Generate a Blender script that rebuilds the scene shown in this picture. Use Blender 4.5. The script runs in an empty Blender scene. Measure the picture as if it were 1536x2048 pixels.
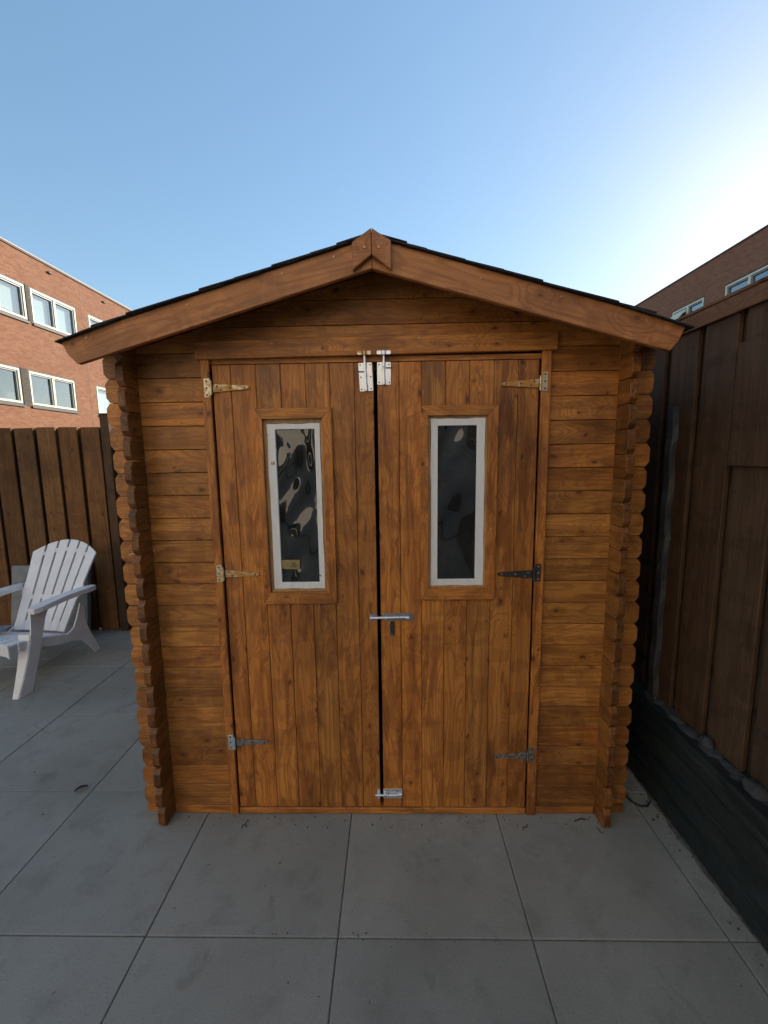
import bpy, bmesh, math, random
from math import radians, sin, cos, pi, atan
from mathutils import Vector, Matrix
random.seed(7)
S = bpy.context.scene
C = S.collection

# ---------------------------------------------------------------- camera
F = 850.0
CAM = Vector((0.0, -1.59, 1.48))
pitch, yaw, roll = atan(115 / F), 0.02, 0.014
f = Vector((-sin(yaw) * cos(pitch), cos(yaw) * cos(pitch), -sin(pitch)))
r = f.cross(Vector((0, 0, 1))).normalized()
u = r.cross(f)
r2 = r * cos(roll) - u * sin(roll)
u2 = r * sin(roll) + u * cos(roll)
cd = bpy.data.cameras.new('camera')
cam = bpy.data.objects.new('camera', cd)
C.objects.link(cam)
M = Matrix((r2, u2, -f)).transposed().to_4x4()
M.translation = CAM
cam.matrix_world = M
cd.sensor_fit = 'HORIZONTAL'
cd.sensor_width = 36
cd.lens = F / 1536 * 36
cd.clip_start = 0.02
cd.clip_end = 3000
S.camera = cam

# ---------------------------------------------------------------- light
SUN_EL, SUN_AZ = radians(20.4), radians(42.5)
w = bpy.data.worlds.new('World')
S.world = w
w.use_nodes = True
wn = w.node_tree.nodes
sky = wn.new('ShaderNodeTexSky')
sky.sky_type = 'NISHITA'
sky.sun_disc = False
sky.sun_elevation = SUN_EL
sky.sun_rotation = SUN_AZ
sky.air_density = 1.0
sky.dust_density = 0.20
sky.ozone_density = 2.5
gm = wn.new('ShaderNodeGamma'); gm.inputs[1].default_value = 0.62
gn = wn.new('ShaderNodeVectorMath'); gn.operation = 'MULTIPLY'; gn.inputs[1].default_value = (2.55, 2.46, 2.34)
w.node_tree.links.new(sky.outputs[0], gm.inputs[0])
hs_ = wn.new('ShaderNodeHueSaturation'); hs_.inputs['Saturation'].default_value = 1.32
w.node_tree.links.new(gm.outputs[0], hs_.inputs['Color'])
w.node_tree.links.new(hs_.outputs[0], gn.inputs[0])
w.node_tree.links.new(gn.outputs[0], wn['Background'].inputs[0])
wn['Background'].inputs[1].default_value = 0.085
sd = bpy.data.lights.new('sun', 'SUN')
sd.energy = 4.2
sd.angle = radians(0.5)
sd.color = (1.0, 0.90, 0.76)
so = bpy.data.objects.new('sun', sd)
C.objects.link(so)
sdir = Vector((sin(SUN_AZ) * cos(SUN_EL), cos(SUN_AZ) * cos(SUN_EL), sin(SUN_EL)))
so.rotation_euler = sdir.to_track_quat('Z', 'Y').to_euler()
so.location = (6, 6, 12)
S.view_settings.view_transform = 'Standard'
S.view_settings.look = 'None'
S.view_settings.gamma = 1
S.view_settings.exposure = 0.90

# ---------------------------------------------------------------- material helpers
class NT:
    def __init__(s, name):
        s.m = bpy.data.materials.new(name)
        s.m.use_nodes = True
        s.n = s.m.node_tree.nodes
        s.l = s.m.node_tree.links
        s.b = s.n['Principled BSDF']
        s.out = s.n['Material Output']
    def put(s, sock, v):
        if isinstance(v, bpy.types.NodeSocket):
            s.l.new(v, sock)
        elif isinstance(v, (tuple, list)) and sock.type == 'RGBA' and len(v) == 3:
            sock.default_value = (*v, 1)
        else:
            sock.default_value = v
    def math(s, op, a, b=0.0, c=None, clamp=False):
        n = s.n.new('ShaderNodeMath'); n.operation = op; n.use_clamp = clamp
        s.put(n.inputs[0], a); s.put(n.inputs[1], b)
        if c is not None: s.put(n.inputs[2], c)
        return n.outputs[0]
    def vmath(s, op, a, b=None):
        n = s.n.new('ShaderNodeVectorMath'); n.operation = op
        s.put(n.inputs[0], a)
        if b is not None: s.put(n.inputs[1], b)
        return n.outputs[0]
    def scale(s, v, sc):
        return s.vmath('MULTIPLY', v, tuple(sc))
    def noise(s, v, scale=1.0, detail=2.0, rough=0.5, dist=0.0, col=False):
        n = s.n.new('ShaderNodeTexNoise')
        s.put(n.inputs['Vector'], v); n.inputs['Scale'].default_value = scale
        n.inputs['Detail'].default_value = detail; n.inputs['Roughness'].default_value = rough
        n.inputs['Distortion'].default_value = dist
        return n.outputs['Color' if col else 'Fac']
    def step(s, v, a, b):
        n = s.n.new('ShaderNodeMapRange'); n.interpolation_type = 'SMOOTHSTEP'
        s.put(n.inputs['Value'], v)
        n.inputs['From Min'].default_value = a; n.inputs['From Max'].default_value = b
        return n.outputs[0]
    def mix(s, f_, a, b, mode='MIX'):
        n = s.n.new('ShaderNodeMix'); n.data_type = 'RGBA'; n.blend_type = mode
        s.put(n.inputs[0], f_); s.put(n.inputs[6], a); s.put(n.inputs[7], b)
        return n.outputs[2]
    def obj(s):
        return s.n.new('ShaderNodeTexCoord').outputs['Object']
    def rand(s):
        return s.n.new('ShaderNodeNewGeometry').outputs['Random Per Island']
    def bump(s, h, strength=0.3, dist=0.002):
        n = s.n.new('ShaderNodeBump')
        n.inputs['Strength'].default_value = strength; n.inputs['Distance'].default_value = dist
        s.l.new(h, n.inputs['Height']); s.l.new(n.outputs[0], s.b.inputs['Normal'])
    def done(s, col, rough=0.6, metal=0.0, spec=0.5):
        s.put(s.b.inputs['Base Color'], col); s.put(s.b.inputs['Roughness'], rough)
        s.b.inputs['Metallic'].default_value = metal
        s.b.inputs['Specular IOR Level'].default_value = spec
        return s.m

def wood(name, axis, light, mid, dark, blotch=0.75, bright=(0.72, 1.22), rough=(0.34, 0.58), grain=0.6, knot=0.66, spec=0.45, across=None):
    """timber: grain runs along axis; rings, fibres, knots, stain that pooled along the grain"""
    t = NT(name)
    rnd = t.rand()
    cx = t.n.new('ShaderNodeCombineXYZ')
    t.put(cx.inputs[0], t.math('MULTIPLY', rnd, 37.0))
    t.put(cx.inputs[1], t.math('MULTIPLY', rnd, 91.0))
    t.put(cx.inputs[2], t.math('MULTIPLY', rnd, 53.0))
    p = t.vmath('ADD', t.obj(), cx.outputs[0])
    def ax(along, acr):
        return [along if i == axis else acr for i in range(3)]
    if across is None: across = {0: 2, 1: 2, 2: 0}[axis]
    wob = t.vmath('ADD', p, t.scale(t.vmath('SUBTRACT', t.noise(p, 45, 2, col=True), (0.5, 0.5, 0.5)), (0.02,) * 3))
    sx = t.n.new('ShaderNodeSeparateXYZ'); t.l.new(wob, sx.inputs[0])
    c2 = t.n.new('ShaderNodeCombineXYZ')
    t.put(c2.inputs[0], t.math('MULTIPLY', sx.outputs[axis], 6.5)); t.put(c2.inputs[1], t.math('MULTIPLY', sx.outputs[across], 11.0))
    vor = t.n.new('ShaderNodeTexVoronoi'); vor.voronoi_dimensions = '2D'; vor.inputs['Scale'].default_value = 1
    t.l.new(c2.outputs[0], vor.inputs['Vector'])
    sepc = t.n.new('ShaderNodeSeparateColor'); t.l.new(vor.outputs['Color'], sepc.inputs[0])
    gate = t.math('GREATER_THAN', sepc.outputs[0], knot)
    # knots differ in size
    kd = t.math('DIVIDE', vor.outputs['Distance'], t.math('ADD', 0.45, sepc.outputs[1]))
    kcore = t.math('MULTIPLY', t.math('SUBTRACT', 1.0, t.step(kd, 0.03, 0.085)), gate)
    krim = t.math('MULTIPLY', t.math('SUBTRACT', 1.0, t.step(kd, 0.06, 0.20)), gate)
    khalo = t.math('MULTIPLY', t.math('SUBTRACT', 1.0, t.step(kd, 0.12, 0.75)), gate)
    n1 = t.noise(t.scale(p, ax(1.1, 9)), 1.0, 2.0, 0.45, 0.25)
    n1 = t.math('ADD', n1, t.math('MULTIPLY', khalo, 0.16))
    ring = t.math('SINE', t.math('MULTIPLY', n1, 125.0))
    ring = t.step(ring, -0.1, 1.0)
    fine = t.noise(t.scale(p, ax(5, 330)), 1.0, 3, 0.6)
    streak = t.noise(t.scale(p, ax(1.6, 60)), 1.0, 4, 0.65)
    blo = t.noise(t.scale(p, ax(3.2, 17)), 1.0, 7, 0.68, 0.9)
    blm = t.step(blo, 0.50, 0.60)
    blo2 = t.noise(t.scale(t.vmath('ADD', p, (5.1, 2.2, 8.3)), ax(3.0, 13)), 1.0, 5, 0.66, 0.35)
    blm2 = t.math('MULTIPLY', t.step(blo2, 0.52, 0.64), t.math('ADD', 0.35, t.math('MULTIPLY', t.math('FRACT', t.math('MULTIPLY', rnd, 7.77)), 0.65)))
    wide = t.noise(t.scale(t.obj(), (2.6, 2.6, 1.8)), 1.0, 4, 0.6, 0.6)
    col = t.mix(t.math('MULTIPLY', ring, grain * 0.8), light, mid)
    col = t.mix(t.math('MULTIPLY', t.step(streak, 0.42, 0.68), 0.6), col, mid)
    col = t.mix(t.math('MULTIPLY', blm, blotch * 0.62), col, tuple((a_ + b_) / 2 for a_, b_ in zip(dark, mid)))
    col = t.mix(t.math('MULTIPLY', blm2, blotch * 0.55), col, dark)
    col = t.mix(t.math('MULTIPLY', t.step(wide, 0.48, 0.72), 0.45), col, dark)
    col = t.mix(t.math('MULTIPLY', t.step(fine, 0.5, 0.8), 0.5), col, dark)
    col = t.mix(t.math('MULTIPLY', krim, 0.5), col, tuple(c * 0.8 for c in mid))
    col = t.mix(t.math('MULTIPLY', kcore, 0.7), col, tuple(c * 0.7 for c in dark))
    lap = t.noise(t.scale(p, ax(10, 4)), 1.0, 2, 0.5)
    lapm = t.step(lap, 0.55, 0.565)
    col = t.mix(t.math('MULTIPLY', lapm, 0.28), col, tuple(c * 0.7 for c in mid))
    # cut ends: year rings, radial checks, rough saw marks
    nn = t.n.new('ShaderNodeSeparateXYZ'); t.l.new(t.n.new('ShaderNodeTexCoord').outputs['Normal'], nn.inputs[0])
    endm = t.step(t.math('ABSOLUTE', nn.outputs[axis]), 0.55, 0.8)
    oc_ = t.scale(t.vmath('ADD', p, (0.013, 0.02, 0.017)), [0 if i == axis else 1 for i in range(3)])
    wv = t.n.new('ShaderNodeTexNoise'); t.put(wv.inputs['Vector'], oc_); wv.inputs['Scale'].default_value = 11; wv.inputs['Detail'].default_value = 1
    yr = t.step(t.math('SINE', t.math('MULTIPLY', wv.outputs['Fac'], 190.0)), -0.3, 0.9)
    saw = t.noise(p, 240, 3, 0.7)
    ecol = t.mix(yr, tuple(c * 0.8 for c in light), mid)
    ecol = t.mix(t.step(saw, 0.42, 0.7), ecol, tuple(c * 1.2 for c in dark))
    ecol = t.mix(t.math('MULTIPLY', t.step(t.noise(p, 14, 3, 0.6), 0.45, 0.6), 0.6), ecol, dark)
    col = t.mix(endm, col, ecol)
    mr = t.n.new('ShaderNodeMapRange')
    t.put(mr.inputs['Value'], rnd); mr.inputs['To Min'].default_value = bright[0]; mr.inputs['To Max'].default_value = bright[1]
    r2_ = t.math('FRACT', t.math('MULTIPLY', rnd, 17.31))
    cc = t.n.new('ShaderNodeCombineColor')
    t.put(cc.inputs[0], mr.outputs[0])
    t.put(cc.inputs[1], t.math('MULTIPLY', mr.outputs[0], t.math('ADD', 0.93, t.math('MULTIPLY', r2_, 0.14))))
    t.put(cc.inputs[2], t.math('MULTIPLY', mr.outputs[0], t.math('ADD', 0.85, t.math('MULTIPLY', r2_, 0.3))))
    col = t.mix(1.0, col, cc.outputs[0], 'MULTIPLY')
    h = t.math('ADD', t.math('MULTIPLY', ring, -0.5), t.math('ADD', t.math('MULTIPLY', fine, 0.9), t.math('MULTIPLY', kcore, -1.2)))
    h = t.math('ADD', h, t.math('MULTIPLY', streak, 0.8))
    t.bump(h, 0.5, 0.0014)
    mr2 = t.n.new('ShaderNodeMapRange')
    t.put(mr2.inputs['Value'], blo); mr2.inputs['From Min'].default_value = 0.35; mr2.inputs['From Max'].default_value = 0.7
    mr2.inputs['To Min'].default_value = rough[1]; mr2.inputs['To Max'].default_value = rough[0]
    return t.done(col, mr2.outputs[0], 0, spec)

LT, MD, DK = (0.52, 0.215, 0.045), (0.27, 0.090, 0.020), (0.070, 0.021, 0.009)
W_X = wood('stained_wood_x', 0, LT, MD, DK)
W_Y = wood('shaded_stained_wood_y', 1, tuple(c * .62 for c in LT), tuple(c * .62 for c in MD), tuple(c * .7 for c in DK))  # wall stain darkened: corner shade put into the side logs' colour
W_Z = wood('stained_wood_z', 2, (0.52, 0.210, 0.043), (0.27, 0.086, 0.020), (0.068, 0.019, 0.008), blotch=0.95, bright=(0.78, 1.25))
W_B = wood('barge_wood', 0, (0.44, 0.185, 0.060), (0.27, 0.100, 0.032), (0.12, 0.038, 0.014), blotch=0.45, bright=(1.05, 1.2), grain=0.8, knot=0.5)
FL, FM, FD = (0.20, 0.098, 0.036), (0.115, 0.052, 0.02), (0.045, 0.02, 0.009)
W_F = wood('fence_wood', 2, FL, FM, FD, blotch=0.6, rough=(0.6, 0.8), knot=0.8, spec=0.2)
FR = wood('dark_fence_wood', 2, (0.095, 0.056, 0.033), (0.058, 0.033, 0.020), (0.028, 0.016, 0.011), blotch=0.6, rough=(0.6, 0.85), knot=0.85, spec=0.2, grain=0.25)
FRY = wood('dark_fence_rail_wood', 1, (0.20, 0.10, 0.055), (0.13, 0.062, 0.034), (0.07, 0.032, 0.02), blotch=0.4, rough=(0.6, 0.85), knot=0.9, spec=0.2)

def plain(name, col, rough=0.5, metal=0.0, var=0.15, scale=20.0, bump=0.0, spec=0.5, stretch=(1, 1, 1)):
    t = NT(name)
    n = t.noise(t.scale(t.obj(), stretch), scale, 4, 0.6)
    c = t.mix(t.step(n, 0.3, 0.7), tuple(x * (1 - var) for x in col), tuple(min(1, x * (1 + var)) for x in col))
    if bump: t.bump(n, bump, 0.003)
    return t.done(c, rough, metal, spec)

def mat_metal(name, col, rust, amount, rough=0.35):
    t = NT(name)
    n = t.noise(t.obj(), 55, 4, 0.65)
    m_ = t.step(n, 0.62 - amount * 0.35, 0.72 - amount * 0.25)
    t.put(t.b.inputs['Base Color'], t.mix(m_, col, rust))
    t.put(t.b.inputs['Metallic'], t.math('SUBTRACT', 0.75, t.math('MULTIPLY', m_, 0.7)))
    t.put(t.b.inputs['Roughness'], t.math('ADD', rough, t.math('MULTIPLY', m_, 0.3)))
    t.bump(n, 0.15, 0.001)
    return t.m
ZINC = mat_metal('zinc_metal', (0.72, 0.76, 0.82), (0.5, 0.52, 0.55), 0.1, 0.3)
HINGE = mat_metal('stained_hinge_metal', (0.62, 0.55, 0.38), (0.50, 0.24, 0.05), 0.75, 0.4)
HPLATE = mat_metal('hinge_plate_metal', (0.7, 0.62, 0.45), (0.55, 0.33, 0.12), 0.4, 0.4)
HGREY = mat_metal('grey_hinge_metal', (0.30, 0.31, 0.29), (0.16, 0.10, 0.05), 0.5, 0.45)
HDARK = mat_metal('dark_hinge_metal', (0.07, 0.072, 0.08), (0.05, 0.04, 0.03), 0.4, 0.5)
HOLE = plain('screw_hole', (0.05, 0.035, 0.025), 0.6, 0.3)
BLACK = plain('black_gap', (0.012, 0.010, 0.009), 0.9)
NAIL = plain('nail_head', (0.45, 0.30, 0.18), 0.4, 0.5)

def mat_whiteframe():
    t = NT('white_painted_frame')
    n = t.noise(t.obj(), 26, 5, 0.7); n2 = t.noise(t.scale(t.obj(), (60, 60, 14)), 1, 3, 0.6)
    c = t.mix(t.math('MULTIPLY', t.step(n2, 0.4, 0.7), 0.4), (0.80, 0.80, 0.81), (0.66, 0.64, 0.61))
    c = t.mix(t.step(n, 0.66, 0.70), c, (0.28, 0.16, 0.07))
    return t.done(c, 0.55)
WFRAME = mat_whiteframe()
BEAD = wood('bare_bead_wood', 2, (0.48, 0.31, 0.15), (0.36, 0.2, 0.085), (0.2, 0.09, 0.03), blotch=0.5, knot=2)

def mat_concrete():
    t = NT('patio_concrete')
    o = t.obj()
    rnd = t.rand()
    big = t.noise(o, 1.6, 4, 0.6, 0.4)
    mid = t.noise(o, 9, 5, 0.65, 0.2)
    fine = t.noise(o, 190, 3, 0.7)
    c = t.mix(t.step(big, 0.35, 0.7), (0.315, 0.32, 0.292), (0.25, 0.255, 0.228))
    c = t.mix(t.math('MULTIPLY', t.step(mid, 0.48, 0.72), 0.45), c, (0.185, 0.19, 0.17))
    c = t.mix(t.math('MULTIPLY', t.step(fine, 0.45, 0.75), 0.4), c, (0.12, 0.125, 0.13))
    st = t.noise(o, 5.5, 3, 0.5, 1.2)
    c = t.mix(t.math('MULTIPLY', t.step(st, 0.66, 0.74), 0.28), c, (0.11, 0.11, 0.10))
    sp = t.noise(o, 38, 2, 0.5, 0.6)
    c = t.mix(t.math('MULTIPLY', t.step(sp, 0.735, 0.765), 0.7), c, (0.05, 0.05, 0.045))
    lt = t.noise(t.vmath('ADD', o, (9, 3, 0)), 3.1, 4, 0.6, 0.5)
    c = t.mix(t.math('MULTIPLY', t.step(lt, 0.58, 0.75), 0.35), c, (0.37, 0.375, 0.345))
    vr = t.n.new('ShaderNodeTexVoronoi'); vr.feature = 'DISTANCE_TO_EDGE'; vr.inputs['Scale'].default_value = 2.3
    t.l.new(t.vmath('ADD', o, t.scale(t.noise(o, 4, 4, .6, col=True), (.5, .5, .5))), vr.inputs['Vector'])
    hc = t.math('MULTIPLY', t.math('SUBTRACT', 1.0, t.step(vr.outputs['Distance'], 0.0, 0.006)), t.step(t.noise(o, 2.2, 2), 0.56, 0.6))
    c = t.mix(t.math('MULTIPLY', hc, 0.4), c, (0.08, 0.08, 0.075))
    v = t.math('ADD', 0.90, t.math('MULTIPLY', rnd, 0.2))
    cc = t.n.new('ShaderNodeCombineColor')
    for i in range(3): t.put(cc.inputs[i], v)
    c = t.mix(1.0, c, cc.outputs[0], 'MULTIPLY')
    t.bump(t.math('ADD', fine, t.math('MULTIPLY', mid, 1.5)), 0.25, 0.002)
    return t.done(c, 0.78, 0, 0.35)
CONC = mat_concrete()

def mat_brick(name, c1, c2, mortar, swap=True):
    t = NT(name)
    o = t.obj()
    sp = t.n.new('ShaderNodeSeparateXYZ'); t.l.new(o, sp.inputs[0])
    cb = t.n.new('ShaderNodeCombineXYZ')
    t.l.new(sp.outputs[1 if swap else 0], cb.inputs[0]); t.l.new(sp.outputs[2], cb.inputs[1])
    b = t.n.new('ShaderNodeTexBrick')
    t.l.new(cb.outputs[0], b.inputs['Vector'])
    b.inputs['Scale'].default_value = 1
    b.inputs['Brick Width'].default_value = 0.22; b.inputs['Row Height'].default_value = 0.0625
    b.inputs['Mortar Size'].default_value = 0.006; b.inputs['Bias'].default_value = -0.1
    b.inputs['Mortar Smooth'].default_value = 0.2
    b.inputs['Color1'].default_value = (*c1, 1); b.inputs['Color2'].default_value = (*c2, 1); b.inputs['Mortar'].default_value = (*mortar, 1)
    n = t.noise(o, 1.3, 5, 0.65)
    c = t.mix(t.math('MULTIPLY', t.step(n, 0.4, 0.7), 0.35), b.outputs['Color'], tuple(x * 0.72 for x in c1))
    e = t.noise(t.scale(o, (1, 0.9, 2.4)), 1.2, 5, 0.7, 0.3)
    c = t.mix(t.math('MULTIPLY', t.step(e, 0.63, 0.76), 0.4), c, (0.62, 0.5, 0.42))
    n3 = t.noise(t.scale(o, (5, 5, 17)), 1, 3, 0.6)
    c = t.mix(t.math('MULTIPLY', t.step(n3, 0.42, 0.7), 0.5), c, tuple(x * 0.6 for x in c1))
    inv = t.math('SUBTRACT', 1.0, b.outputs['Fac'])
    t.bump(inv, 0.6, 0.006)
    return t.done(c, 0.85, 0, 0.3)
BRICK = mat_brick('red_brick', (0.31, 0.135, 0.072), (0.22, 0.085, 0.045), (0.30, 0.20, 0.14))
BRICK_D = mat_brick('dark_grey_brick', (0.10, 0.085, 0.07), (0.075, 0.065, 0.055), (0.17, 0.15, 0.12))
COPING = plain('parapet_coping', (0.30, 0.27, 0.23), 0.6)
COPDK = plain('dark_coping_edge', (0.09, 0.06, 0.045), 0.6)
CREAM = plain('cream_window_frame', (0.74, 0.70, 0.50), 0.5, var=0.04)
SASH = plain('grey_sash', (0.22, 0.24, 0.23), 0.5)
BLIND = plain('white_blind', (0.8, 0.82, 0.74), 0.8, var=0.05, scale=2)
DARKSILL = plain('dark_sill', (0.055, 0.055, 0.05), 0.6)
def mat_glass(name, col, clear):
    t = NT(name)
    gl = t.n.new('ShaderNodeBsdfGlossy'); gl.inputs['Roughness'].default_value = 0.03; gl.inputs['Color'].default_value = (0.9, 0.95, 1, 1)
    tr = t.n.new('ShaderNodeBsdfTransparent'); tr.inputs['Color'].default_value = (*col, 1)
    lw_ = t.n.new('ShaderNodeLayerWeight'); lw_.inputs['Blend'].default_value = 0.5
    nz = t.noise(t.scale(t.obj(), (1, 1, 0.5)), 2.2, 2, 0.4)
    bp = t.n.new('ShaderNodeBump'); bp.inputs['Strength'].default_value = 0.25; bp.inputs['Distance'].default_value = 0.01
    t.l.new(nz, bp.inputs['Height']); t.l.new(bp.outputs[0], gl.inputs['Normal'])
    fac = t.math('ADD', t.math('POWER', lw_.outputs['Facing'], 2.2), clear, clamp=True)
    mx = t.n.new('ShaderNodeMixShader')
    t.put(mx.inputs[0], fac); t.l.new(tr.outputs[0], mx.inputs[1]); t.l.new(gl.outputs[0], mx.inputs[2])
    t.l.new(mx.outputs[0], t.out.inputs[0])
    return t.m
HGLASS = mat_glass('house_glass', (0.85, 0.9, 0.9), 0.08)
ROOM = plain('dark_room', (0.16, 0.17, 0.18), 0.9)
PLASTIC = plain('white_chair_plastic', (0.78, 0.78, 0.80), 0.42, var=0.05, scale=9)
SLABG = plain('leaning_slab_concrete', (0.20, 0.21, 0.21), 0.8, var=0.15, scale=12, bump=0.2)
LINER = None
def mat_liner():
    t = NT('dark_pond_liner')
    o = t.obj()
    n = t.noise(t.scale(o, (6, 2.5, 14)), 1, 5, 0.7, 0.8)
    sc = t.noise(t.scale(o, (10, 1.6, 75)), 1, 3, 0.7, 0.3)
    c = t.mix(t.step(n, 0.35, 0.7), (0.013, 0.019, 0.019), (0.027, 0.034, 0.033))
    c = t.mix(t.math('MULTIPLY', t.step(sc, 0.60, 0.72), 0.55), c, (0.10, 0.115, 0.115))
    t.bump(n, 0.5, 0.006)
    return t.done(c, 0.5, 0, 0.35)
LINER = mat_liner()
GREYPOST = plain('grey_blue_post', (0.052, 0.053, 0.057), 0.7, var=0.25, scale=14, bump=0.3)
MORTAR = plain('mortar_lump', (0.045, 0.047, 0.05), 0.9, var=0.3, scale=30, bump=0.6)
BITUMEN = None
def mat_shingle():
    t = NT('bitumen_shingle')
    o = t.obj(); g = t.noise(o, 420, 2, 0.6); n = t.noise(o, 8, 4, 0.6)
    c = t.mix(t.step(g, 0.45, 0.7), (0.022, 0.021, 0.022), (0.085, 0.08, 0.078))
    c = t.mix(t.math('MULTIPLY', t.rand(), 0.4), c, (0.03, 0.026, 0.024))
    c = t.mix(t.math('MULTIPLY', t.step(n, 0.5, 0.7), 0.4), c, (0.05, 0.045, 0.03))
    t.bump(g, 0.5, 0.002)
    return t.done(c, 0.9, 0, 0.25)
BITUMEN = mat_shingle()

# ---------------------------------------------------------------- mesh helpers
class MB:
    def __init__(s): s.v = []; s.f = []; s.marks = []
    def add(s, vs, fs):
        o = len(s.v); s.marks.append((o, len(s.f))); s.v += [tuple(x) for x in vs]; s.f += [tuple(i + o for i in q) for q in fs]
    def box(s, x0, x1, y0, y1, z0, z1):
        s.add([(x0, y0, z0), (x1, y0, z0), (x1, y1, z0), (x0, y1, z0), (x0, y0, z1), (x1, y0, z1), (x1, y1, z1), (x0, y1, z1)],
              [(0, 3, 2, 1), (4, 5, 6, 7), (0, 1, 5, 4), (1, 2, 6, 5), (2, 3, 7, 6), (3, 0, 4, 7)])
    def prism(s, poly, ax, a0, a1):
        """poly: 2D points in the two axes other than ax, extruded from a0 to a1"""
        n = len(poly)
        def P(q, a):
            l = list(q); l.insert(ax, a); return l
        vs = [P(q, a0) for q in poly] + [P(q, a1) for q in poly]
        fs = [tuple(range(n)), tuple(range(2 * n - 1, n - 1, -1))]
        fs += [(i, i + n, (i + 1) % n + n, (i + 1) % n) for i in range(n)]
        s.add(vs, fs)
    def cyl(s, p0, p1, r0, r1=None, n=12):
        p0, p1 = Vector(p0), Vector(p1); r1 = r0 if r1 is None else r1
        d = (p1 - p0).normalized(); a = d.orthogonal().normalized(); b = d.cross(a)
        vs = []
        for p, rr in ((p0, r0), (p1, r1)):
            for i in range(n):
                t = 2 * pi * i / n; vs.append(p + a * cos(t) * rr + b * sin(t) * rr)
        fs = [tuple(range(n - 1, -1, -1)), tuple(range(n, 2 * n))] + [(i, (i + 1) % n, (i + 1) % n + n, i + n) for i in range(n)]
        s.add(vs, fs)
    def tube(s, pts, rad, n=6):
        for i in range(len(pts) - 1): s.cyl(pts[i], pts[i + 1], rad, rad, n)
    def grid(s, fn, nu, nv):
        vs = [fn(i / nu, j / nv) for j in range(nv + 1) for i in range(nu + 1)]
        fs = [(j * (nu + 1) + i, j * (nu + 1) + i + 1, (j + 1) * (nu + 1) + i + 1, (j + 1) * (nu + 1) + i) for j in range(nv) for i in range(nu)]
        s.add(vs, fs)
    def build(s, name, mat, parent=None, bevel=0.0, solid=0.0, subd=0, smooth=False, seg=1):
        me = bpy.data.meshes.new(name)
        me.from_pydata(s.v, [], s.f)
        bm = bmesh.new(); bm.from_mesh(me); bmesh.ops.recalc_face_normals(bm, faces=bm.faces); bm.to_mesh(me); bm.free()
        me.materials.append(mat)
        o = bpy.data.objects.new(name, me); C.objects.link(o)
        if parent: o.parent = parent
        if smooth: me.polygons.foreach_set('use_smooth', [True] * len(me.polygons))
        if solid:
            m = o.modifiers.new('solid', 'SOLIDIFY'); m.thickness = solid; m.offset = 0
        if subd:
            m = o.modifiers.new('sub', 'SUBSURF'); m.levels = subd; m.render_levels = subd
        if bevel:
            m = o.modifiers.new('bevel', 'BEVEL'); m.width = bevel; m.segments = seg; m.limit_method = 'ANGLE'; m.angle_limit = radians(35)
        return o

def each(mb, name, mat, parent=None, **kw):
    """one object per separate shape in mb"""
    out = []
    for (v0, f0), (v1, f1) in zip(mb.marks, mb.marks[1:] + [(len(mb.v), len(mb.f))]):
        q = MB(); q.v = mb.v[v0:v1]; q.f = [tuple(i - v0 for i in f_) for f_ in mb.f[f0:f1]]
        out.append(q.build(name, mat, parent, **kw))
    return out
def empty(name, loc=(0, 0, 0), rz=0):
    o = bpy.data.objects.new(name, None); C.objects.link(o); o.location = loc; o.rotation_euler = (0, 0, rz)
    o.empty_display_size = 0.1
    return o
def tag(o, label=None, cat=None, group=None, kind=None):
    if label: o['label'] = label
    if cat: o['category'] = cat
    if group: o['group'] = group
    if kind: o['kind'] = kind
    return o

# ---------------------------------------------------------------- ground and patio
g = MB(); g.box(-600, 600, -600, 600, -1.2, -0.06)
tag(g.build('ground', plain('bare_soil', (0.12, 0.10, 0.08), 0.9, var=0.3, scale=0.8)), kind='structure')
pb = MB()
xs = [-1.95 + 0.59 * k for k in range(-8, 1)] + [-1.365, -0.785, -0.183, 0.416, 1.013]
ys = [-0.466 - 0.6 * k for k in range(8, 0, -1)] + [-0.466, 0.108, 0.673, 1.25, 1.83, 2.41]
rs = random.Random(3)
for i in range(len(xs) - 1):
    for j in range(len(ys) - 1):
        dz = rs.uniform(-0.0008, 0.0008)
        pb.box(xs[i] + 0.0016, xs[i + 1] - 0.0016, ys[j] + 0.0016, ys[j + 1] - 0.0016, -0.05, dz)
# cut strip beside the low wall with a ragged right edge
for j in range(len(ys) - 1):
    y0, y1 = ys[j] + 0.0016, ys[j + 1] - 0.0016
    n = 14; pts = [(1.0155, y0)]
    for k in range(n + 1):
        pts.append((1.093 + rs.uniform(-0.007, 0.007), y0 + (y1 - y0) * k / n))
    pts.append((1.0155, y1))
    pb.prism(pts, 2, -0.05, rs.uniform(-0.002, 0.0))
patio = pb.build('patio', CONC, bevel=0.0035, seg=2)
tag(patio, kind='structure')
jb = MB(); jb.box(-6.7, 1.2, -5.3, 2.42, -0.055, -0.0045)
tag(jb.build('patio_joint_sand', plain('joint_sand', (0.13, 0.13, 0.12), 0.95, var=0.4, scale=60)), kind='structure')

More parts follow.
